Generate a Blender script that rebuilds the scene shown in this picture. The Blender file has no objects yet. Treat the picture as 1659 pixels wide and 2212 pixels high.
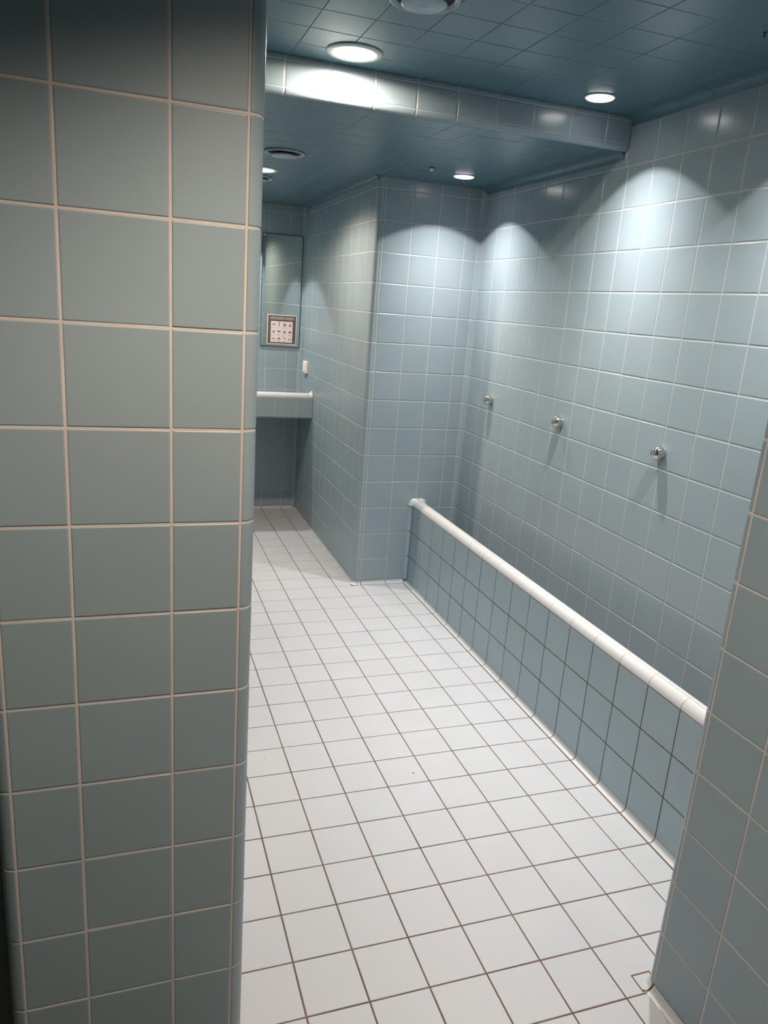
import bpy, bmesh, math, random
from mathutils import Vector, Matrix
random.seed(7)
S = 0.15                       # one tile module in metres; coordinates below are in tiles
PI = math.pi
scn = bpy.context.scene

# ------------------------------------------------------------------ camera
CAM = Vector((-2.3821, -13.4459, 10.3513))
YAW, PIT, ROL, FPX = 0.3426, -0.2687, 0.0748, 1608.2366
fw = Vector((math.sin(YAW)*math.cos(PIT), math.cos(YAW)*math.cos(PIT), math.sin(PIT)))
rt = Vector((math.cos(YAW), -math.sin(YAW), 0)); up = rt.cross(fw)
r2 = rt*math.cos(ROL) + up*math.sin(ROL); u2 = -rt*math.sin(ROL) + up*math.cos(ROL)
cd = bpy.data.cameras.new('camera'); co = bpy.data.objects.new('camera', cd)
scn.collection.objects.link(co); scn.camera = co
m = Matrix((r2, u2, -fw)).transposed().to_4x4(); m.translation = CAM*S
co.matrix_world = m
cd.sensor_fit = 'HORIZONTAL'; cd.sensor_width = 36.0; cd.lens = FPX/1659*36.0
cd.clip_start = 0.02; cd.clip_end = 60

# ------------------------------------------------------------------ world, exposure
w = bpy.data.worlds.new('world'); scn.world = w; w.use_nodes = True
w.node_tree.nodes['Background'].inputs[0].default_value = (0.35, 0.45, 0.5, 1)
w.node_tree.nodes['Background'].inputs[1].default_value = 0.02
vs = scn.view_settings
vs.view_transform = 'Standard'; vs.look = 'None'; vs.gamma = 1; vs.use_curve_mapping = False
vs.exposure = 0.38

# every lamp: x, y, ceiling height, cone (full, deg), watts, colour, blend, kind, label
WARM = (1.0, 0.85, 0.70); COOL = (1.0, 0.93, 0.875); HOT = (1.0, 0.775, 0.61)
LAMPS = [
 (7.96, 3.02, 15.3, 109, 104, COOL, 0.06, 4.9, 'small', 'small glowing downlight in the high ceiling near the right wall'),
 (7.92, 10.25, 14.53, 114, 76, COOL, 0.06, 3.8, 'small', 'small glowing downlight in the lowered ceiling by the far alcove corner'),
 (7.96, -2.70, 15.3, 109, 90, COOL, 0.06, 4.3, 'small', 'small glowing downlight in the high ceiling, nearest the entrance'),
 (2.15, 3.13, 15.3, 179, 52, WARM, 0.10, 1.0, 'large', 'large glowing downlight with pale ring beside the tiled beam'),
 (2.06, 13.95, 14.53, 160, 98, HOT, 0.35, 1.0, 'large', 'large downlight half hidden behind the wall end, beyond the ceiling vent'),
 (2.20, 21.20, 14.53, 100, 70, COOL, 0.2, 2.0, 'large', 'large downlight over the wash trough in front of the mirror'),
 (-0.2, -10.3, 15.3, 129, 112, HOT, 0.6, 0.3, 'large', 'large downlight in the entrance ceiling before the wall end'),
]

# ------------------------------------------------------------------ materials
def new_mat(name, col, rough=0.5, metal=0.0, spec=0.5, emit=None, estr=0, noise=0.0, nscale=8, rnoise=0.0, coat=0.0):
    mt = bpy.data.materials.new(name); mt.use_nodes = True
    nt = mt.node_tree; b = nt.nodes['Principled BSDF']
    b.inputs['Base Color'].default_value = (*col, 1)
    b.inputs['Roughness'].default_value = rough
    b.inputs['Metallic'].default_value = metal
    b.inputs['Specular IOR Level'].default_value = spec
    b.inputs['Coat Weight'].default_value = coat
    if emit:
        b.inputs['Emission Color'].default_value = (*emit, 1); b.inputs['Emission Strength'].default_value = estr
    if noise or rnoise:
        tc = nt.nodes.new('ShaderNodeTexCoord'); nz = nt.nodes.new('ShaderNodeTexNoise')
        nz.inputs['Scale'].default_value = nscale; nz.inputs['Detail'].default_value = 4
        nt.links.new(tc.outputs['Object'], nz.inputs['Vector'])
        if noise:
            mr = nt.nodes.new('ShaderNodeMapRange'); mr.inputs[1].default_value = 0.3; mr.inputs[2].default_value = 0.7
            mr.inputs[3].default_value = 1-noise; mr.inputs[4].default_value = 1+noise
            nt.links.new(nz.outputs['Fac'], mr.inputs[0])
            mx = nt.nodes.new('ShaderNodeVectorMath'); mx.operation = 'SCALE'
            mx.inputs[0].default_value = col
            nt.links.new(mr.outputs[0], mx.inputs['Scale']); nt.links.new(mx.outputs[0], b.inputs['Base Color'])
        if rnoise:
            mr = nt.nodes.new('ShaderNodeMapRange'); mr.inputs[1].default_value = 0.3; mr.inputs[2].default_value = 0.7
            mr.inputs[3].default_value = rough-rnoise; mr.inputs[4].default_value = rough+rnoise
            nt.links.new(nz.outputs['Fac'], mr.inputs[0]); nt.links.new(mr.outputs[0], b.inputs['Roughness'])
    return mt

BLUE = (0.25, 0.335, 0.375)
M_TILE = new_mat('glazed_blue_tile', (0.270, 0.340, 0.378), 0.22, noise=0.03, nscale=5, rnoise=0.03)  # paler, more neutral copy of the same tile; lamp light mixed into the colour
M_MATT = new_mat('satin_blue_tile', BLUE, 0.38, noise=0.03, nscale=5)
M_LOW = new_mat('lit_low_wall_tile', (0.29, 0.385, 0.44), 0.36, noise=0.03, nscale=5)  # same tile again, brighter and bluer: the light on it is in the colour
M_CEIL = new_mat('shaded_ceiling_tile', (0.072, 0.155, 0.19), 0.34, noise=0.03, nscale=4)  # same tile as the walls, darkened: the ceiling's shade is in the colour
M_WHITE = new_mat('white_floor_tile', (0.42, 0.455, 0.495), 0.42, noise=0.015, nscale=6, rnoise=0.04)
M_COVE = new_mat('white_glazed_cove', (0.44, 0.48, 0.51), 0.25)
M_CAP = new_mat('white_glazed_coping', (0.50, 0.525, 0.54), 0.22)
M_GROUT = new_mat('pale_wall_grout', (0.42, 0.44, 0.45), 0.9, noise=0.06, nscale=14)
M_GROUTW = new_mat('pinkish_wall_grout', (0.55, 0.50, 0.47), 0.9, noise=0.08, nscale=14)
M_GROUTD = new_mat('brown_floor_grout', (0.12, 0.08, 0.068), 0.9, noise=0.35, nscale=9)
M_GROUTG = new_mat('dark_grey_grout', (0.06, 0.066, 0.07), 0.9, noise=0.3, nscale=6)
M_GROUTC = new_mat('ceiling_joint_filler', (0.10, 0.15, 0.175), 0.9, noise=0.5, nscale=3)
M_GROUTL = new_mat('pale_ceiling_joint', (0.17, 0.25, 0.29), 0.8)
M_CHROME = new_mat('brushed_chrome', (0.62, 0.60, 0.57), 0.16, metal=1.0, rnoise=0.04, nscale=40)
M_MIRROR = new_mat('mirror_silver', (0.80, 0.84, 0.82), 0.015, metal=1.0)
M_EDGE = new_mat('dark_mirror_edge', (0.03, 0.045, 0.05), 0.4)
M_TRIM = new_mat('painted_metal_ring', (0.62, 0.62, 0.60), 0.35)
M_VENT = new_mat('vent_enamel_blue_grey', (0.30, 0.38, 0.42), 0.3)
M_DARK = new_mat('dark_void', (0.01, 0.012, 0.014), 0.8)
M_PLAST = new_mat('white_plastic', (0.80, 0.74, 0.70), 0.4)
M_BROWN = new_mat('sign_brown', (0.105, 0.080, 0.070), 0.5)
M_PAPER = new_mat('sign_paper', (0.70, 0.62, 0.61), 0.6)
M_RED = new_mat('sign_red_brown', (0.27, 0.09, 0.09), 0.6)
M_GREYT = new_mat('sign_grey_text', (0.33, 0.27, 0.27), 0.6)
M_CLEAR = new_mat('sign_pale_edge', (0.62, 0.66, 0.58), 0.4)
M_PINKT = new_mat('sign_heading', (0.62, 0.50, 0.47), 0.6)
M_DIRT = new_mat('dirt_fleck', (0.07, 0.06, 0.06), 0.9)
M_GREEN = new_mat('dim_green_grey_panel', (0.10, 0.135, 0.125), 0.5)

# ------------------------------------------------------------------ helpers
def link(name, bm, mats, parent=None, kind=None, loc=None, smooth=None):
    me = bpy.data.meshes.new(name)
    bmesh.ops.scale(bm, vec=(S, S, S), verts=bm.verts)
    if loc is not None: bmesh.ops.translate(bm, vec=-Vector(loc)*S, verts=bm.verts)
    bm.to_mesh(me); bm.free()
    for mt in (mats if isinstance(mats, (list, tuple)) else [mats]): me.materials.append(mt)
    if smooth is not None:
        for p in me.polygons: p.use_smooth = smooth
    o = bpy.data.objects.new(name, me); scn.collection.objects.link(o)
    if loc is not None and parent is None: o.location = Vector(loc)*S
    if parent: o.parent = parent
    if kind: o['kind'] = kind
    return o

def thing(name, label, cat, loc=(0, 0, 0), group=None):
    o = bpy.data.objects.new(name, None); scn.collection.objects.link(o)
    o.empty_display_size = 0.05; o.location = Vector(loc)*S
    o['label'] = label; o['category'] = cat
    if group: o['group'] = group
    return o

def tag(o, label, cat, group=None):
    o['label'] = label; o['category'] = cat
    if group: o['group'] = group
    return o

TH = 0.009   # tile thickness above grout
def sheet(bm, P, ub, vb, gu=0.026, gv=0.026, bev=0.018, nu=1, nv=1, curved=False, tm=0, gm=1, tilt=0.0016, lip=TH, us=1.0, grout=True, th=None):
    """tiles with bevelled rims between the joint positions ub x vb on surface P(u,v,h);
    us = length per unit of u (for arcs)"""
    lip = th if th is not None else lip
    def ring(a, b, g, sc, n):
        g2 = g/2/sc; b1 = bev/sc
        lo = [a+g2, a+g2+b1*0.4, a+g2+b1, a+g2+b1+0.006/sc]
        hi = [b-g2-b1-0.006/sc, b-g2-b1, b-g2-b1*0.4, b-g2]
        mid = [lo[-1]+(hi[0]-lo[-1])*k/n for k in range(1, n)] if n > 1 else []
        return lo, mid, hi
    for i in range(len(ub)-1):
        lo, mid, hi = ring(ub[i], ub[i+1], gu, us, nu)
        if hi[0] <= lo[-1]: continue
        uu = lo+mid+hi
        du = [0, 1, 2, 3]+[3]*len(mid)+[3, 2, 1, 0]
        for j in range(len(vb)-1):
            lo2, mid2, hi2 = ring(vb[j], vb[j+1], gv, 1.0, nv)
            if hi2[0] <= lo2[-1]: continue
            vv = lo2+mid2+hi2; dv = [0, 1, 2, 3]+[3]*len(mid2)+[3, 2, 1, 0]
            ta, tb, tc = random.gauss(0, tilt), random.gauss(0, tilt), random.gauss(0, tilt*0.4)
            hh = [-lip, -lip*0.3, 0.0, 0.0]
            uc, vc = (ub[i]+ub[i+1])/2, (vb[j]+vb[j+1])/2
            V = [[bm.verts.new(P(u, v, hh[min(du[a], dv[b])] + (ta*(u-uc)*us+tb*(v-vc)+tc if min(du[a], dv[b]) else 0)))
                  for b, v in enumerate(vv)] for a, u in enumerate(uu)]
            for a in range(len(uu)-1):
                for b in range(len(vv)-1):
                    f = bm.faces.new((V[a][b], V[a+1][b], V[a+1][b+1], V[a][b+1]))
                    f.material_index = tm; f.smooth = True
    if grout:
        n = max(nu, 1)*(1 if not curved else 6)
        us_ = [ub[0]+(ub[-1]-ub[0])*k/n for k in range(n+1)]
        col = [(bm.verts.new(P(u, vb[0], -lip*0.85)), bm.verts.new(P(u, vb[-1], -lip*0.85))) for u in us_]
        for k in range(n):
            f = bm.faces.new((col[k][0], col[k+1][0], col[k+1][1], col[k][1])); f.material_index = gm; f.smooth = curved

def box(bm, x0, x1, y0, y1, z0, z1, mi=0, bevel=0):
    vs_ = [bm.verts.new((x, y, z)) for x in (x0, x1) for y in (y0, y1) for z in (z0, z1)]
    fs = []
    for q in ((0, 1, 3, 2), (4, 6, 7, 5), (0, 4, 5, 1), (2, 3, 7, 6), (0, 2, 6, 4), (1, 5, 7, 3)):
        f = bm.faces.new([vs_[i] for i in q]); f.material_index = mi; fs.append(f)
    if bevel:
        es = list({e for f in fs for e in f.edges})
        bmesh.ops.bevel(bm, geom=es, offset=bevel, segments=3, affect='EDGES', profile=0.5)

def rng(a, b, start, step=1.0):
    """joint positions start+k*step strictly inside (a,b), with the ends"""
    out = [a]; k = math.ceil((a-start)/step - 1e-6)
    while start+k*step < b-0.03:
        v = start+k*step
        if v > a+0.03: out.append(v)
        k += 1
    return out+[b]

# plane maps: normal direction is where h grows
def PX(x, s): return lambda u, v, h: (x+s*h, u, v)      # u=y v=z
def PY(y, s): return lambda u, v, h: (u, y+s*h, v)      # u=x v=z
def PZ(z, s): return lambda u, v, h: (u, v, z+s*h)      # u=x v=y
def arcZ(cx, cy, r, s):                                  # vertical round, u = angle, v=z; s=+1 convex, -1 concave
    return lambda u, v, h: (cx+(r+s*h)*math.cos(u), cy+(r+s*h)*math.sin(u), v)
def arcY(cx, cz, r, s): return lambda u, v, h: (cx+(r+s*h)*math.cos(u), v, cz+(r+s*h)*math.sin(u))
def arcX(cy, cz, r, s): return lambda u, v, h: (v, cy+(r+s*h)*math.cos(u), cz+(r+s*h)*math.sin(u))

H = 1.0114; Z0 = 0.0066
ZL, ZU = 14.53, 15.30       # ceilings
YE, YB = 12.15, 23.10       # alcove end wall, back wall
XR, XSIDE = 9.633, 5.71
XL, YL = -1.07, -5.611      # corridor left wall, its end face
XN, YN = 5.50, -5.80        # near right wall
CV = 0.13                   # floor cove radius
BR = 0.17                   # bullnose radius
def rows(z0, z1, base=Z0, step=H): return rng(z0, z1, base, step)

# ------------------------------------------------------------------ floor
bm = bmesh.new()
gf = 0.024
sheet(bm, PZ(0, 1), rng(XL, 7.715, 0), rng(-20, YE-0.14, 0), gf, gf, 0.010, th=0.008, tilt=0.0012)
sheet(bm, PZ(0, 1), rng(XL, 5.61, 0), rng(YE-0.14, YB-0.12, 0), gf, gf, 0.010, th=0.008, tilt=0.0012)
box(bm, -9.5, 10.2, -20.5, YB+0.5, -0.6, -0.009, 1)
link('floor', bm, [M_WHITE, M_GROUTD], kind='structure')

bm = bmesh.new()
sheet(bm, PZ(0, 1), rng(-9, XL, 0), rng(-20, YL-0.02, 0), gf, gf, 0.010, th=0.008, tilt=0.0012)
box(bm, -9.5, XL, -20, YL, -0.3, -0.0075, 1)
link('floor_entrance', bm, [new_mat('bounce_cut_floor', (0.09, 0.09, 0.09), 0.6), M_GROUTG], kind='structure')  # unseen floor, made dark only to cut bounce onto the left wall end
# trough bed behind the low wall
bm = bmesh.new()
sheet(bm, PZ(0.6, 1), rng(8.3, XR-0.02, 0), rng(YN, YE-0.02, 0), gf, gf, 0.010)
box(bm, 8.25, XR, YN, YE, 0.0, 0.585, 1)
trough_bed = bm

# ------------------------------------------------------------------ right wall
bm = bmesh.new()
yy = rng(YN+0.02, 11.95, 8.9436)
zt = Z0+14*H
sheet(bm, PX(XR, -1), yy, rows(0.3, zt))
sheet(bm, PX(XR, -1), [y for y in yy if y < 3.9]+[4.05], [zt, Z0+15*H])
sheet(bm, PX(XR, -1), [4.05]+[y for y in yy if y > 4.2], [zt, ZL-0.17])
# vertical inside round to the alcove end wall
rc = 0.13
sheet(bm, arcZ(XR-rc, YE-rc, rc, -1), [0, PI/2], rows(0.3, ZL), nu=5, curved=True, us=rc, gu=0.02)
sheet(bm, PX(XR, -1), [11.95, YE-rc], rows(0.3, ZL), gu=0.02)
box(bm, XR+0.02, XR+0.8, YN-0.2, YE+0.8, -0.3, ZU+0.3, 1)
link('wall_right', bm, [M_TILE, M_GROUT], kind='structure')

# ------------------------------------------------------------------ alcove end wall with the side wall of the passage
bm = bmesh.new()
cx, cy = XSIDE+BR-0.02, YE+BR
xs = [XSIDE+BR-0.02, 5.985, 7.0, 8.0, 9.0, XR-rc]
sheet(bm, PY(YE, -1), xs, rows(CV, ZL))
sheet(bm, arcZ(cx, cy, BR, 1), [-PI, -PI/2], rows(CV, ZL), nu=6, curved=True, us=BR, gu=0.02)
link_end = bm
box(bm, XSIDE+0.2, XR+0.8, YE+0.02, YE+0.9, -0.3, ZL+0.3, 1)
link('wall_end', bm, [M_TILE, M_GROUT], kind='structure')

bm = bmesh.new()
rb = 0.12
sheet(bm, PX(XSIDE-0.02, -1), rng(cy, YB-rb, 13.08), rows(CV, ZL))
sheet(bm, arcZ(XSIDE-0.02-rb, YB-rb, rb, -1), [0, PI/2], rows(CV, ZL), nu=5, curved=True, us=rb, gu=0.02)
box(bm, XSIDE+0.0, XSIDE+0.8, YE+0.2, YB+0.8, -0.3, ZL+0.3, 1)
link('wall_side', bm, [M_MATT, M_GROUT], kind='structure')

bm = bmesh.new()
sheet(bm, PY(YB, -1), rng(XL, XSIDE-0.02-rb, -0.02), rows(CV, ZL))
box(bm, XL-0.8, XSIDE+0.8, YB+0.02, YB+0.8, -0.3, ZL+0.3, 1)
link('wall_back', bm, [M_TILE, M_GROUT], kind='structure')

# ------------------------------------------------------------------ left wall: its end face towards us, and the long side
ZT = ZU
r13 = rng(0.0, ZT, 12.0178-12*H, H)
bm = bmesh.new()
a0, a1 = -3.664-0.0, -1.235
# round corners: right one centre (-1.24, YL+BR), left one centre (-3.664, YL+BR)
sheet(bm, PY(YL, -1), [a0, -2.9576, -1.9576, a1], r13, gu=0.023, gv=0.023, bev=0.012)
sheet(bm, arcZ(a1, YL+BR, BR-0.003, 1), [-PI/2, 0], r13, nu=8, curved=True, us=BR, gu=0.020, gv=0.020, bev=0.012)
sheet(bm, arcZ(a0, YL+BR, BR, 1), [-PI, -PI/2], r13, nu=8, curved=True, us=BR, gu=0.020, gv=0.020, bev=0.012)
sheet(bm, PX(XL, 1), rng(YL+BR, YB, YL+BR+0.8), r13)
box(bm, a0-BR+0.03, XL-0.03, YL+BR, YB+0.5, -0.3, ZT+0.3, 1)
box(bm, a0, a1, YL+0.03, YL+BR, -0.3, ZT+0.3, 1)
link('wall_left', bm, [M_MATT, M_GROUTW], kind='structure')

# ------------------------------------------------------------------ near right wall
rn = rng(CV, ZT, 0.08, 0.995)
bm = bmesh.new()
sheet(bm, PX(XN, -1), rng(-20, -5.97, -5.97), rn, gu=0.024, gv=0.024, bev=0.012)
sheet(bm, arcZ(XN+BR, YN-BR, BR, 1), [PI/2, PI], rn, nu=8, curved=True, us=BR, gu=0.03, gv=0.03)
sheet(bm, PY(YN, 1), rng(XN+BR, XR, XN+BR+0.8), rn, gu=0.03, gv=0.03)
box(bm, XN+0.03, XR+0.8, -20.5, YN-BR, -0.3, ZT+0.3, 1)
box(bm, XN+BR, XR+0.8, YN-BR, YN-0.03, -0.3, ZT+0.3, 1)
link('wall_near', bm, [M_MATT, M_GROUTW], kind='structure')

# entrance enclosure out of view; left wall kept dark to cut bounce light
bm = bmesh.new()
box(bm, -9.6, -9.0, -20.5, -4.0, -0.3, ZT+0.3)
link('wall_entrance_left', bm, M_GREEN, kind='structure')
bm = bmesh.new()
box(bm, -9.6, 6.5, -20.9, -20.0, -0.3, ZT+0.3)
link('wall_entrance_back', bm, M_MATT, kind='structure')
bm = bmesh.new()
box(bm, -9.0, a0-BR+0.02, -5.15, -4.6, -0.3, ZT+0.3, bevel=0.01)
link('wall_recess', bm, M_GREEN, kind='structure')

# ------------------------------------------------------------------ ceilings
bm = bmesh.new()
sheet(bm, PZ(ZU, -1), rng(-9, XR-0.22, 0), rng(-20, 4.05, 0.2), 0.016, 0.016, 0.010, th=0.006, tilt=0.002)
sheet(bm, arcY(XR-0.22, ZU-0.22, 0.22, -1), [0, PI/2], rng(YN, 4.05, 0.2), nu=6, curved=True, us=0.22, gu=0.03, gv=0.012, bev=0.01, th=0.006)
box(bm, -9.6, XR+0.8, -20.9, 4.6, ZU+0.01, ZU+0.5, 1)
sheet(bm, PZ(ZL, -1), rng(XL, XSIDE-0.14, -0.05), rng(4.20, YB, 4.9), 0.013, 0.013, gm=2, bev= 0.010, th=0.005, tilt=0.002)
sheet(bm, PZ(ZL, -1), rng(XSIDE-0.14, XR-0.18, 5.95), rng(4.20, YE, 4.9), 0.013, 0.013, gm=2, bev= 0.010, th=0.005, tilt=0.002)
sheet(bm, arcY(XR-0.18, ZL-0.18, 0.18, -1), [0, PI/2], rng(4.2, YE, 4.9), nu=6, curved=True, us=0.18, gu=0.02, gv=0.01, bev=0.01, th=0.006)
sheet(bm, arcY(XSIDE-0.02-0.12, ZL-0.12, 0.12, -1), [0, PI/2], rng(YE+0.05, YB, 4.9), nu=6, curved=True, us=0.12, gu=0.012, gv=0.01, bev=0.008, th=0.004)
box(bm, XL-0.8, XR+0.8, 4.5, YB+0.8, ZL+0.01, ZL+0.5, 1)
def cove_end(cx, cz, r, y):
    pts = [(cx+r*math.cos(a), y, cz+r*math.sin(a)) for a in [PI/2*k/8 for k in range(9)]]+[(cx-0.0, y, cz+r+0.03), (cx+r+0.03, y, cz+r+0.03), (cx+r+0.03, y, cz)]
    f = bm.faces.new([bm.verts.new(p) for p in pts]); f.material_index = 0
cove_end(XR-0.18, ZL-0.18, 0.18, 4.2)
cove_end(XSIDE-0.14, ZL-0.12, 0.12, YE+0.06)
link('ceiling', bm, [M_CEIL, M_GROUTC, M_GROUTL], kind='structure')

# beam: the step down between the two ceilings
bm = bmesh.new()
bx = rng(XL, XR-0.02, -0.09)
sheet(bm, PY(4.05, -1), bx, [ZL+0.15, ZU-0.11], gu=0.03, gv=0.014, bev=0.018, tilt=0.004)
sheet(bm, PY(4.05, -1), bx, [ZU-0.11, ZU], gu=0.03, gv=0.014, bev=0.018, tilt=0.002)
sheet(bm, arcX(4.20, ZL+0.15, 0.15, 1), [PI, 1.5*PI], bx, nu=7, curved=True, us=0.15, gu=0.010, gv=0.03, bev=0.016)
box(bm, XL-0.5, XR+0.3, 4.08, 4.7, ZL+0.15, ZU+0.3, 1)
box(bm, XL-0.5, XR+0.3, 4.2, 4.7, ZL+0.02, ZL+0.15, 1)
link('trim_1', bm, [M_TILE, M_GROUT], kind='structure')

# ------------------------------------------------------------------ floor coves (skirting)
def cove(bm, kind, a, b, joints, at, sgn):
    c = CV
    if kind == 'Y':        # runs along Y, wall on +x side (sgn=1): arc centre at (at-c, c)
        sheet(bm, arcY(at-sgn*c, c, c, -1), ([1.5*PI, 2*PI] if sgn > 0 else [PI, 1.5*PI]), rng(a, b, joints), nu=6, curved=True, us=c, gu=0.022, gv=0.022, bev=0.010, tilt=0, th=0.008)
    else:                  # runs along X, wall on +y side
        sheet(bm, arcX(at-sgn*c, c, c, -1), ([1.5*PI, 2*PI] if sgn > 0 else [PI, 1.5*PI]), rng(a, b, joints), nu=6, curved=True, us=c, gu=0.022, gv=0.022, bev=0.010, tilt=0, th=0.008)
def corner_cove(bm, cx, cy, a0, a1, c=CV):
    # the cove turned round a bullnose corner
    P = lambda u, v, h: (cx+(BR+c-(c-h)*math.cos(v))*math.cos(u), cy+(BR+c-(c-h)*math.cos(v))*math.sin(u), c+(c-h)*math.sin(v))
    sheet(bm, P, [a0, a1], [1.5*PI, 2*PI], nu=8, nv=6, us=BR+c, curved=True, gu=0.02, gv=0.02/c*1.0, bev=0.01, tilt=0, th=0.006, grout=False)
bm = bmesh.new(); corner_cove(bm, cx, cy, -PI, -PI/2); cove(bm, 'X', cx, 7.74, 0, YE, 1)
link('baseboard_end', bm, [M_COVE, M_GROUTD], kind='structure')
bm = bmesh.new(); cove(bm, 'Y', cy, YB-0.1, 0, XSIDE-0.02, 1)
link('baseboard_side', bm, [M_COVE, M_GROUTD], kind='structure')
bm = bmesh.new(); cove(bm, 'X', XL, XSIDE-0.05, 0, YB, 1)
link('baseboard_back', bm, [M_COVE, M_GROUTD], kind='structure')
bm = bmesh.new()
cove(bm, 'Y', -20, -5.98, 0, XN, 1)
# last piece turns round the wall end on a square foot tile
corner_cove(bm, XN+BR, YN-BR, PI/2, PI)
cove(bm, 'X', XN+BR, XN+BR+0.35, 0, YN, -1)
box(bm, XN-CV-0.045, XN+BR+0.03, -5.975, YN+CV+0.02, -0.005, 0.002, 1)
sheet(bm, PZ(0.006, 1), [XN-CV-0.045, XN+BR+0.02], [-5.965, YN+CV+0.015], 0.05, 0.05, 0.008, th=0.004, tilt=0, grout=False)
link('baseboard_near', bm, [M_COVE, M_GROUTD], kind='structure')

# ------------------------------------------------------------------ low wall of the foot trough
LX, LC, LR, LZ = 7.86, 8.08, 0.22, 3.10
low = thing('trough_wall', 'long low blue-tiled wall with white rounded coping along the right wall', 'low wall', (LC, 3.2, 0))
def child(name, bm, mats, parent, **k):
    return link(name, bm, mats, parent=parent, loc=Vector(parent.location)/S, **k)
bm = bmesh.new()
YA, YZ = YN+0.03, YE-0.10
sheet(bm, PX(LX, -1), rng(YA, YZ, 0), [0.11, 1.08, 2.08, 3.10], 0.022, 0.022, 0.012, th=0.008)
sheet(bm, PX(LX+2*LR, 1), rng(YA, YE, 0), [0.5, 1.5, 2.3, 3.10], 0.022, 0.022, 0.012, th=0.008)
sheet(bm, arcZ(LX-0.12, YE-0.12, 0.12, -1), [0, PI/2], [0.11, 1.08, 2.08, 3.10], nu=5, curved=True, us=0.12, gu=0.016, gv=0.022, bev=0.012, th=0.008)
box(bm, LX+0.008, LX+2*LR-0.008, YA, YE-0.01, 0, LZ, 1)
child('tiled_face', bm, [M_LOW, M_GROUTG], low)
bm = bmesh.new()
cove(bm, 'Y', YA, YE-0.02, 0, LX, 1)
child('floor_cove', bm, [M_COVE, M_GROUTD], low)
# coping: half-round, joints at each tile, two thin long joints on top; flares where it meets the wall
bm = bmesh.new()
def half(yflare=None):
    def P(u, v, h):
        fx = 0.0
        if v > YE-0.42:
            t = (v-(YE-0.42))/0.42; fx = 0.17*t**6
            fx += 0.0
        ux, uz = math.cos(u), math.sin(u)
        r = LR+h
        x = LC + r*ux + (fx*(1 if ux > 0 else -1)*min(1, abs(ux)*2.5))
        z = LZ + r*uz*1.12 + (0.05*fx/0.17 if uz > 0.3 else 0)
        return (x, v, z)
    return P
jy = rng(YA, YE-0.36, 0)[:-1]+[YE-0.36]
for (ua, ub_) in ((0.0, 1.22), (1.22, 1.75), (1.75, PI)):
    sheet(bm, half(), [ua, ub_], jy, nu=7, us=LR, curved=True, gu=0.012, gv=0.016, bev=0.008, tilt=0, th=0.006, tm=0)
sheet(bm, half(), [0.0, 1.571], [YE-0.36, YE], nu=7, nv=8, us=LR, curved=True, gu=0.010, gv=0.012, bev=0.008, tilt=0, th=0.006, grout=False)
sheet(bm, half(), [1.571, PI], [YE-0.36, YE], nu=7, nv=8, us=LR, curved=True, gu=0.010, gv=0.012, bev=0.008, tilt=0, th=0.006, grout=False)
box(bm, LC-0.2, LC+0.2, YA, YE-0.02, LZ-0.01, LZ+0.05, 1)
child('coping', bm, [M_CAP, new_mat('rusty_coping_grout', (0.42, 0.30, 0.23), 0.9, noise=0.4, nscale=7)], low)
child('trough_bed', trough_bed, [M_WHITE, M_GROUTD], low)

# ------------------------------------------------------------------ wash trough at the back wall
WY, WZ0, WZ1 = 20.0, 5.10, 6.06
wt = thing('wash_trough', 'long tiled wash trough with white coping below the mirror', 'wash basin', (2.3, WY+1.5, WZ0))
XA, XB = XL+0.01, XSIDE-0.03
bm = bmesh.new()
jx = rng(XA, XB, -0.07)
sheet(bm, PY(WY, -1), jx, [WZ0+0.13, WZ1], 0.02, 0.03, 0.014, th=0.008)
sheet(bm, arcX(WY+0.13, WZ0+0.13, 0.13, 1), [PI, 1.5*PI], jx, nu=5, curved=True, us=0.13, gu=0.012, gv=0.02, th=0.008)
box(bm, XA, XB, WY+0.01, WY+0.40, WZ0+0.13, WZ1, 1)
box(bm, XA, XB, WY+0.13, WY+0.40, WZ0, WZ0+0.13, 1)
child('front_panel', bm, [M_TILE, M_GROUT], wt)
bm = bmesh.new()
sheet(bm, PZ(WZ0+0.35, 1), rng(XA, XB, 0), rng(WY+0.4, YB-0.02, 0), 0.02, 0.02, 0.01, th=0.006)
box(bm, XA, XB, WY+0.4, YB-0.01, WZ0, WZ0+0.34, 1)
child('basin', bm, [M_COVE, M_GROUT], wt)
bm = bmesh.new()
def halfX(u, v, h):
    t = max(0, (v-(XB-0.28))/0.28); f = 0.16*t**3
    r = 0.20+h
    return (v, WY+0.20 - r*math.cos(u)*(1+f), WZ1 + r*1.05*math.sin(u) + f*0.9*max(0, math.sin(u)))
sheet(bm, halfX, [0, PI/2], rng(XA, XB-0.2, -0.07)[:-1]+[XB-0.2], nu=7, us=0.2, curved=True, gu=0.008, gv=0.016, bev=0.01, tilt=0, th=0.006)
sheet(bm, halfX, [PI/2, PI], rng(XA, XB-0.2, -0.07)[:-1]+[XB-0.2], nu=7, us=0.2, curved=True, gu=0.008, gv=0.016, bev=0.01, tilt=0, th=0.006)
sheet(bm, halfX, [0, PI], [XB-0.2, XB], nu=12, nv=6, us=0.2, curved=True, gu=0.008, gv=0.012, bev=0.01, tilt=0, th=0.006, grout=False)
box(bm, XA, XB, WY+0.03, WY+0.37, WZ1-0.01, WZ1+0.05, 1)
child('coping', bm, [M_CAP, M_GROUT], wt)

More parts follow.
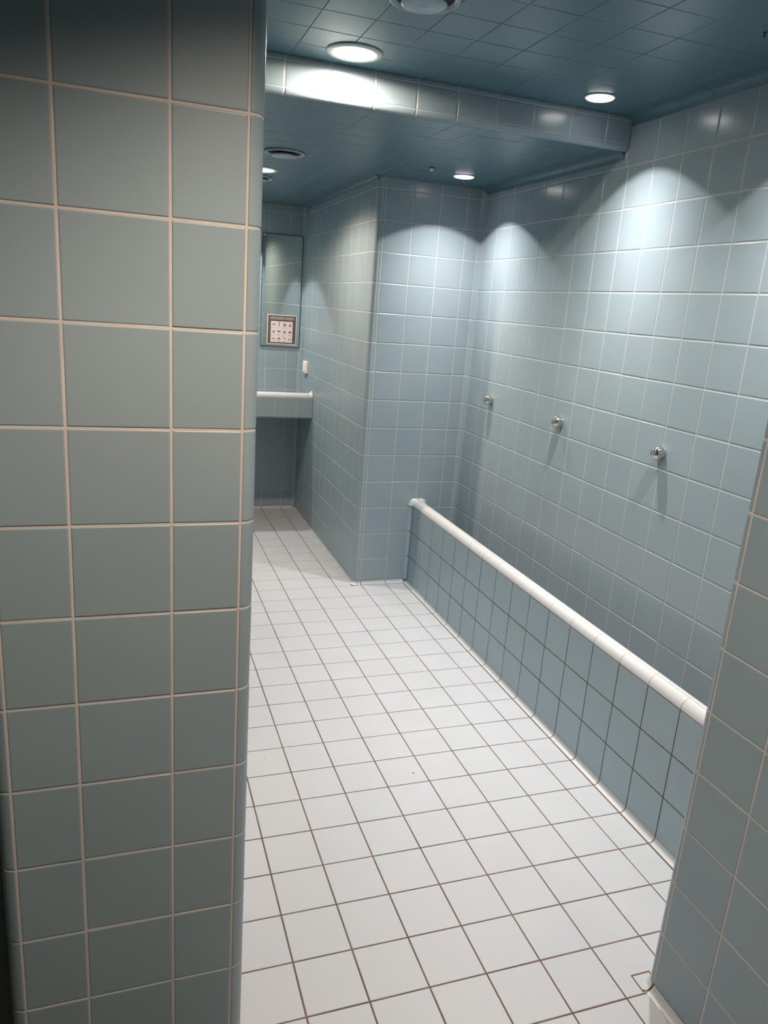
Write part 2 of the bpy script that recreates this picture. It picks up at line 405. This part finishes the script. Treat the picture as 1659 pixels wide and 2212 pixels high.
# ------------------------------------------------------------------ mirror
MX0, MX1, MZ0, MZ1 = 3.70, 5.605, 8.115, 13.235
my = YB-0.004
mir = thing('wall_mirror', 'tall narrow frameless mirror on the back wall above the wash trough', 'mirror', ((MX0+MX1)/2, my-0.05, MZ0))
bm = bmesh.new(); box(bm, MX0, MX1, my-0.045, my, MZ0, MZ1)
child('backing', bm, M_EDGE, mir)
bm = bmesh.new(); box(bm, MX0+0.02, MX1-0.025, my-0.06, my-0.046, MZ0+0.03, MZ1-0.03)
child('glass', bm, M_MIRROR, mir)

# ------------------------------------------------------------------ hand washing sign stuck on the mirror
sx0, sx1, sz0, sz1 = 4.02, 5.43, 8.235, 9.61
sy = my-0.062
sg = thing('hand_washing_sign', 'square brown instruction sign with pink pictograms stuck on the mirror', 'sign', ((sx0+sx1)/2, sy, sz0))
bm = bmesh.new(); box(bm, sx0, sx1, sy-0.020, sy, sz0, sz1, bevel=0.004)
child('border', bm, M_CLEAR, sg)
bm = bmesh.new(); box(bm, sx0+0.035, sx1-0.035, sy-0.024, sy-0.016, sz0+0.035, sz1-0.035)
child('board', bm, M_BROWN, sg)
px0, px1, pz0, pz1 = 4.19, 5.245, 8.325, 9.305
bm = bmesh.new(); box(bm, px0, px1, sy-0.027, sy-0.02, pz0, pz1)
child('instruction_sheet', bm, M_PAPER, sg)
def poly(bm, pts, y, d=0.002):
    vs0 = [bm.verts.new((p[0], y, p[1])) for p in pts]; vs1 = [bm.verts.new((p[0], y+d, p[1])) for p in pts]
    bm.faces.new(vs0); bm.faces.new(list(reversed(vs1)))
    n = len(pts)
    for i in range(n): bm.faces.new((vs0[i], vs0[(i+1) % n], vs1[(i+1) % n], vs1[i]))
def stroke(bm, a, b, w0, w1, y):
    a, b = Vector(a), Vector(b); d = (b-a).normalized(); n = Vector((-d.y, d.x))
    poly(bm, [a+n*w0, a-n*w0, b-n*w1, b+n*w1], y)
def blob(bm, c, rx, rz, y, n=12):
    poly(bm, [(c[0]+rx*math.cos(2*PI*k/n), c[1]+rz*math.sin(2*PI*k/n)) for k in range(n)], y)
cw, chh = (px1-px0)/4, (pz1-pz0)/3
icons = {
 0: [('s', -.30, -.16, .0, .16, .05, .09), ('s', .30, -.14, .04, .16, .06, .10), ('b', .02, .14, .15, .09)],
 1: [('k', 0, .32, .12, .13), ('s', 0, .22, 0, .0, .02, .02), ('b', 0, -.08, .09, .16), ('s', 0, -.1, -.02, -.25, .05, .06)],
 2: [('s', -.34, -.26, -.04, .12, .07, .12), ('s', .34, -.28, .06, .12, .07, .12), ('b', .02, .16, .17, .14)],
 3: [('s', -.2, -.3, -.06, -.05, .06, .1), ('s', .2, -.3, .08, -.05, .06, .1), ('b', 0, .0, .14, .12), ('s', -.08, .0, -.1, .28, .05, .04), ('s', .08, .0, .1, .28, .05, .04)],
 4: [('s', -.2, -.26, -.05, -.02, .05, .1), ('s', .2, -.26, .06, -.02, .05, .1), ('b', 0, .02, .13, .14), ('s', -.02, .1, .1, .26, .06, .08)],
 5: [('s', -.38, .08, .0, .04, .06, .14), ('s', .38, .04, .0, .06, .06, .14), ('b', 0, .04, .2, .14)],
 6: [('s', -.3, -.24, .0, -.02, .06, .12), ('s', .2, -.3, .05, .2, .06, .10), ('b', .0, -.04, .13, .12), ('s', .03, .1, .05, .3, .06, .04)],
 7: [('s', -.34, -.22, -.04, .08, .07, .12), ('s', .32, -.2, .04, .02, .07, .12), ('b', .02, .08, .17, .13), ('s', .0, .1, .12, .24, .05, .04)],
 8: [('s', -.36, -.14, .0, .06, .05, .09), ('s', .36, -.16, .02, .06, .05, .09)],
 9: [('s', -.36, -.2, -.02, .0, .06, .09), ('s', .34, -.22, .06, .1, .06, .10), ('b', .03, .12, .14, .12)],
 10: [('s', -.34, .24, -.02, .2, .06, .07), ('s', -.04, .22, .3, -.06, .07, .04)],
 11: [('s', -.26, -.28, -.12, .06, .06, .08), ('s', .30, -.26, .14, .06, .06, .08)],
}
for k in range(12):
    r, c = divmod(k, 4)
    ox = px0+cw*(c+0.52); oz = pz1-chh*(r+0.48)
    bm = bmesh.new(); y0 = sy-0.0285
    hs = 0.92
    for n_, it in enumerate(icons[k]):
        yy_ = y0-0.0004*n_
        if it[0] == 's': stroke(bm, (ox+it[1]*cw*hs, oz+it[2]*cw*hs), (ox+it[3]*cw*hs, oz+it[4]*cw*hs), it[5]*cw, it[6]*cw, yy_)
        elif it[0] == 'b': blob(bm, (ox+it[1]*cw, oz+it[2]*cw), it[3]*cw, it[4]*cw, yy_)
        else:
            for a in range(10):
                t0, t1 = 2*PI*a/10, 2*PI*(a+1)/10
                stroke(bm, (ox+it[3]*cw*math.cos(t0), oz+it[2]*cw+it[4]*cw*math.sin(t0)), (ox+it[3]*cw*math.cos(t1), oz+it[2]*cw+it[4]*cw*math.sin(t1)), .045*cw, .045*cw, yy_-a*1e-5)
    child('pictogram', bm, M_RED if k != 1 else new_mat('sign_dark_red', (0.12, 0.06, 0.08), .6), sg)
    bm = bmesh.new()
    blob(bm, (ox-cw*0.34, oz+chh*0.40), 0.013, 0.015, y0-0.001, 8)
    child('step_mark', bm, M_GREYT, sg)
    for q in range(2 if k in (2, 5, 7, 9, 10) else 1):
        bm = bmesh.new()
        wd = (0.30, 0.26, 0.24, 0.28, 0.26, 0.32, 0.34, 0.3, 0.32, 0.3, 0.34, 0.2)[k]*cw*(0.8 if q else 1)
        zz = oz-chh*0.40-q*0.028
        poly(bm, [(ox-wd, zz), (ox+wd, zz), (ox+wd, zz+0.011), (ox-wd, zz+0.011)], y0-0.0012)
        child('caption', bm, M_GREYT, sg)
fc = bpy.data.curves.new('heading', 'FONT'); fc.body = 'HOE HANDEN WASSEN?'
fc.size = 0.185*S; fc.align_x = 'CENTER'; fc.extrude = 0.0002; fc.space_character = 1.0; fc.offset = 0.0002
fo = bpy.data.objects.new('heading', fc); scn.collection.objects.link(fo)
fo.rotation_euler = (PI/2, 0, 0); fo.scale = (0.56, 1, 1)
hm = bpy.data.meshes.new_from_object(fo); bpy.data.objects.remove(fo)
fo = bpy.data.objects.new('heading', hm); scn.collection.objects.link(fo)
fo.rotation_euler = (PI/2, 0, 0); fo.scale = (0.56, 1, 1)
fo.parent = sg; fo.location = Vector((0, -0.0262, 9.385-sz0))*S + Vector((0, -0.0002, 0))
hm.materials.clear(); hm.materials.append(M_PINKT)

# ------------------------------------------------------------------ lathe helper
def lathe(bm, prof, cx, cy, cz, axis='Z', n=48, mi=0, sgn=1, cap0=False, cap1=False):
    R = []
    for (r, h) in prof:
        ring = []
        for k in range(n):
            a = 2*PI*k/n
            if axis == 'Z': p = (cx+r*math.cos(a), cy+r*math.sin(a), cz+sgn*h)
            elif axis == 'X': p = (cx+sgn*h, cy+r*math.cos(a), cz+r*math.sin(a))
            ring.append(bm.verts.new(p))
        R.append(ring)
    for i in range(len(R)-1):
        for k in range(n):
            f = bm.faces.new((R[i][k], R[i][(k+1) % n], R[i+1][(k+1) % n], R[i+1][k])); f.material_index = mi; f.smooth = True
    if cap0: f = bm.faces.new(R[0]); f.material_index = mi
    if cap1: f = bm.faces.new(list(reversed(R[-1]))); f.material_index = mi

# ------------------------------------------------------------------ push buttons on the right wall
BG = 'chrome push buttons in a row on the right wall'
bl = ['domed chrome push button farthest along the right wall, near the alcove corner',
      'middle one of the three chrome push buttons on the right wall',
      'domed chrome push button nearest the camera on the right wall']
def copy_tree(o, name=None):
    c = o.copy(); scn.collection.objects.link(c)
    for ch in list(o.children):
        d = ch.copy(); scn.collection.objects.link(d); d.parent = c
    return c
bt = thing('push_button', bl[0], 'tap button', (XR, 10.02, 7.49), BG)
bm = bmesh.new()
lathe(bm, [(0.150, 0.0), (0.152, 0.01), (0.148, 0.05), (0.10, 0.05)], XR, 10.02, 7.49, 'X', sgn=-1)
child('collar', bm, M_CHROME, bt)
bm = bmesh.new()
lathe(bm, [(0.120, 0.035), (0.158, 0.038), (0.168, 0.055), (0.171, 0.10), (0.168, 0.15), (0.158, 0.19), (0.140, 0.222), (0.112, 0.250), (0.078, 0.270), (0.04, 0.281), (0.004, 0.284)], XR, 10.02, 7.49, 'X', sgn=-1, cap1=True)
child('domed_cap', bm, M_CHROME, bt)
for k, yb in ((1, 5.46), (2, 0.93)):
    c = copy_tree(bt); c.location = Vector((XR, yb, 7.475))*S; c['label'] = bl[k]

# ------------------------------------------------------------------ wall switch box
sw = thing('wall_switch', 'small white plastic switch box on the side wall beside the mirror', 'switch', (XSIDE-0.02, 21.5, 7.32))
bm = bmesh.new(); box(bm, XSIDE-0.13, XSIDE-0.021, 21.25, 21.95, 7.05, 7.60, bevel=0.02)
child('housing', bm, M_PLAST, sw)
bm = bmesh.new(); box(bm, XSIDE-0.15, XSIDE-0.125, 21.33, 21.87, 7.12, 7.53, bevel=0.01)
child('rocker', bm, M_PLAST, sw)
bm = bmesh.new(); box(bm, XSIDE-0.11, XSIDE-0.03, 21.45, 21.7, 6.96, 7.052, bevel=0.01)
child('cable_gland', bm, M_VENT, sw)

# ------------------------------------------------------------------ ceiling lamps
M_LENS = {}
def lens_mat(col, tag_):
    if tag_ not in M_LENS: M_LENS[tag_] = new_mat('glowing_lens_'+tag_, (0.9, 0.9, 0.9), 0.4, emit=col, estr=8)
    return M_LENS[tag_]
for (x, y, zc, cone, watts, col, blend, peak, kind, label) in LAMPS:
    t = thing('ceiling_downlight', label, 'ceiling light', (x, y, zc), 'ceiling downlights')
    if kind == 'small':
        bm = bmesh.new(); lathe(bm, [(0.30, 0.0), (0.345, 0.0), (0.352, 0.012), (0.345, 0.022), (0.315, 0.026), (0.30, 0.015)], x, y, zc, sgn=-1)
        child('trim_ring', bm, M_TRIM, t)
        bm = bmesh.new(); lathe(bm, [(0.305, 0.0), (0.305, 0.030), (0.295, 0.042), (0.25, 0.050), (0.004, 0.053)], x, y, zc, sgn=-1, cap1=True)
        child('lens', bm, lens_mat((1.0, 0.93, 0.90), 'cool'), t); drop = 0.09
    else:
        bm = bmesh.new(); lathe(bm, [(0.44, 0.0), (0.575, 0.0), (0.585, 0.012), (0.57, 0.03), (0.49, 0.045), (0.452, 0.04), (0.44, 0.005)], x, y, zc, sgn=-1)
        child('trim_ring', bm, M_TRIM, t)
        bm = bmesh.new(); lathe(bm, [(0.445, 0.0), (0.445, 0.022), (0.40, 0.040), (0.2, 0.052), (0.004, 0.054)], x, y, zc, sgn=-1, cap1=True)
        child('lens', bm, lens_mat((1.0, 0.90, 0.80), 'warm'), t); drop = 0.07
    ld = bpy.data.lights.new('lamp_light', 'SPOT'); ld.energy = watts; ld.color = col
    ld.spot_size = math.radians(cone); ld.spot_blend = blend; ld.shadow_soft_size = 0.018
    # the reflector's beam profile: strongest straight down, falling off to the rim as cos^peak
    ld.use_nodes = True; nt = ld.node_tree; em = nt.nodes['Emission']
    tc = nt.nodes.new('ShaderNodeTexCoord'); sp = nt.nodes.new('ShaderNodeSeparateXYZ')
    ab = nt.nodes.new('ShaderNodeMath'); ab.operation = 'ABSOLUTE'
    pw = nt.nodes.new('ShaderNodeMath'); pw.operation = 'POWER'; pw.inputs[1].default_value = peak
    nt.links.new(tc.outputs['Normal'], sp.inputs[0]); nt.links.new(sp.outputs['Z'], ab.inputs[0])
    nt.links.new(ab.outputs[0], pw.inputs[0]); nt.links.new(pw.outputs[0], em.inputs['Strength'])
    lo = bpy.data.objects.new('lamp_light', ld); scn.collection.objects.link(lo)
    lo.parent = t; lo.location = Vector((0, 0, -drop))*S

# ------------------------------------------------------------------ ceiling vents (disc valves)
VG = 'round ceiling air vents'
vents = [(2.38, -0.20, ZU, 'round ceiling air vent cut by the top edge, in front of the beam'),
         (2.17, 10.42, ZL, 'round air vent with slots in the lowered ceiling, before the hidden lamp'),
         (2.18, 15.75, ZL, 'round ceiling air vent farthest back, half hidden behind the wall end')]
v0 = None
for (x, y, zc, label) in vents:
    if v0 is None:
        v0 = thing('ceiling_vent', label, 'air vent', (x, y, zc), VG)
        bm = bmesh.new(); lathe(bm, [(0.50, 0.0), (0.60, 0.0), (0.605, 0.02), (0.60, 0.045), (0.585, 0.06), (0.565, 0.062), (0.53, 0.04), (0.50, 0.01), (0.50, 0.0)], x, y, zc, sgn=-1)
        child('flange', bm, M_VENT, v0)
        bm = bmesh.new(); lathe(bm, [(0.505, 0.008), (0.30, 0.010), (0.004, 0.011)], x, y, zc, sgn=-1, cap1=True)  # flat near-black disc, paints the shade in the gap behind the centre disc
        child('throat', bm, M_DARK, v0)
        bm = bmesh.new(); lathe(bm, [(0.20, 0.07), (0.36, 0.075), (0.385, 0.09), (0.39, 0.11), (0.375, 0.13), (0.32, 0.142), (0.15, 0.152), (0.004, 0.154)], x, y, zc, sgn=-1, cap1=True, cap0=True)
        child('centre_disc', bm, M_VENT, v0)
        bm = bmesh.new(); lathe(bm, [(0.05, 0.0), (0.05, 0.06)], x, y, zc, n=12, sgn=-1)
        child('spindle', bm, M_DARK, v0)
    else:
        c = copy_tree(v0); c.location = Vector((x, y, zc))*S; c['label'] = label

# ceiling sensor and hook
t = thing('ceiling_sensor', 'tiny round sensor on the lowered ceiling left of the far downlight', 'sensor', (6.55, 9.6, ZL))
bm = bmesh.new(); lathe(bm, [(0.085, 0.0), (0.085, 0.03), (0.07, 0.035), (0.03, 0.035)], 6.55, 9.6, ZL, sgn=-1, n=24); child('base_ring', bm, M_EDGE, t)
bm = bmesh.new(); lathe(bm, [(0.06, 0.03), (0.058, 0.07), (0.035, 0.095), (0.004, 0.105)], 6.55, 9.6, ZL, sgn=-1, n=24, cap1=True); child('sensor_head', bm, M_PLAST, t)
bm = bmesh.new(); lathe(bm, [(0.03, 0.0), (0.03, 0.012), (0.012, 0.02), (0.012, 0.06), (0.02, 0.07), (0.003, 0.08)], 8.0, -1.76, ZU, sgn=-1, n=16, cap1=True)
tag(link('ceiling_screw', bm, M_DARK, loc=(8.0, -1.76, ZU)), 'tiny dark screw in the high ceiling at the upper right corner', 'screw')

# ------------------------------------------------------------------ flecks on the floor
for (x, y, r, label) in ((3.743, 0.354, 0.022, 'dark dirt fleck lying on a white tile in the middle of the floor'),
                         (0.52, 1.68, 0.010, 'tiny dirt fleck on the white floor beside the wall end'),
                         (4.0, 0.672, 0.013, 'small dark crumb lying in a brown floor joint')):
    bm = bmesh.new()
    n = 9; top = bm.verts.new((x, y, r*0.5))
    ringv = [bm.verts.new((x+1.5*r*random.uniform(.6, 1.1)*math.cos(2*PI*k/n), y+r*random.uniform(.6, 1.1)*math.sin(2*PI*k/n), 0.001)) for k in range(n)]
    for k in range(n): bm.faces.new((ringv[k], ringv[(k+1) % n], top))
    bm.faces.new(list(reversed(ringv)))
    tag(link('dirt_fleck', bm, M_DIRT, loc=(x, y, 0)), label, 'dirt', 'dirt flecks on the floor')
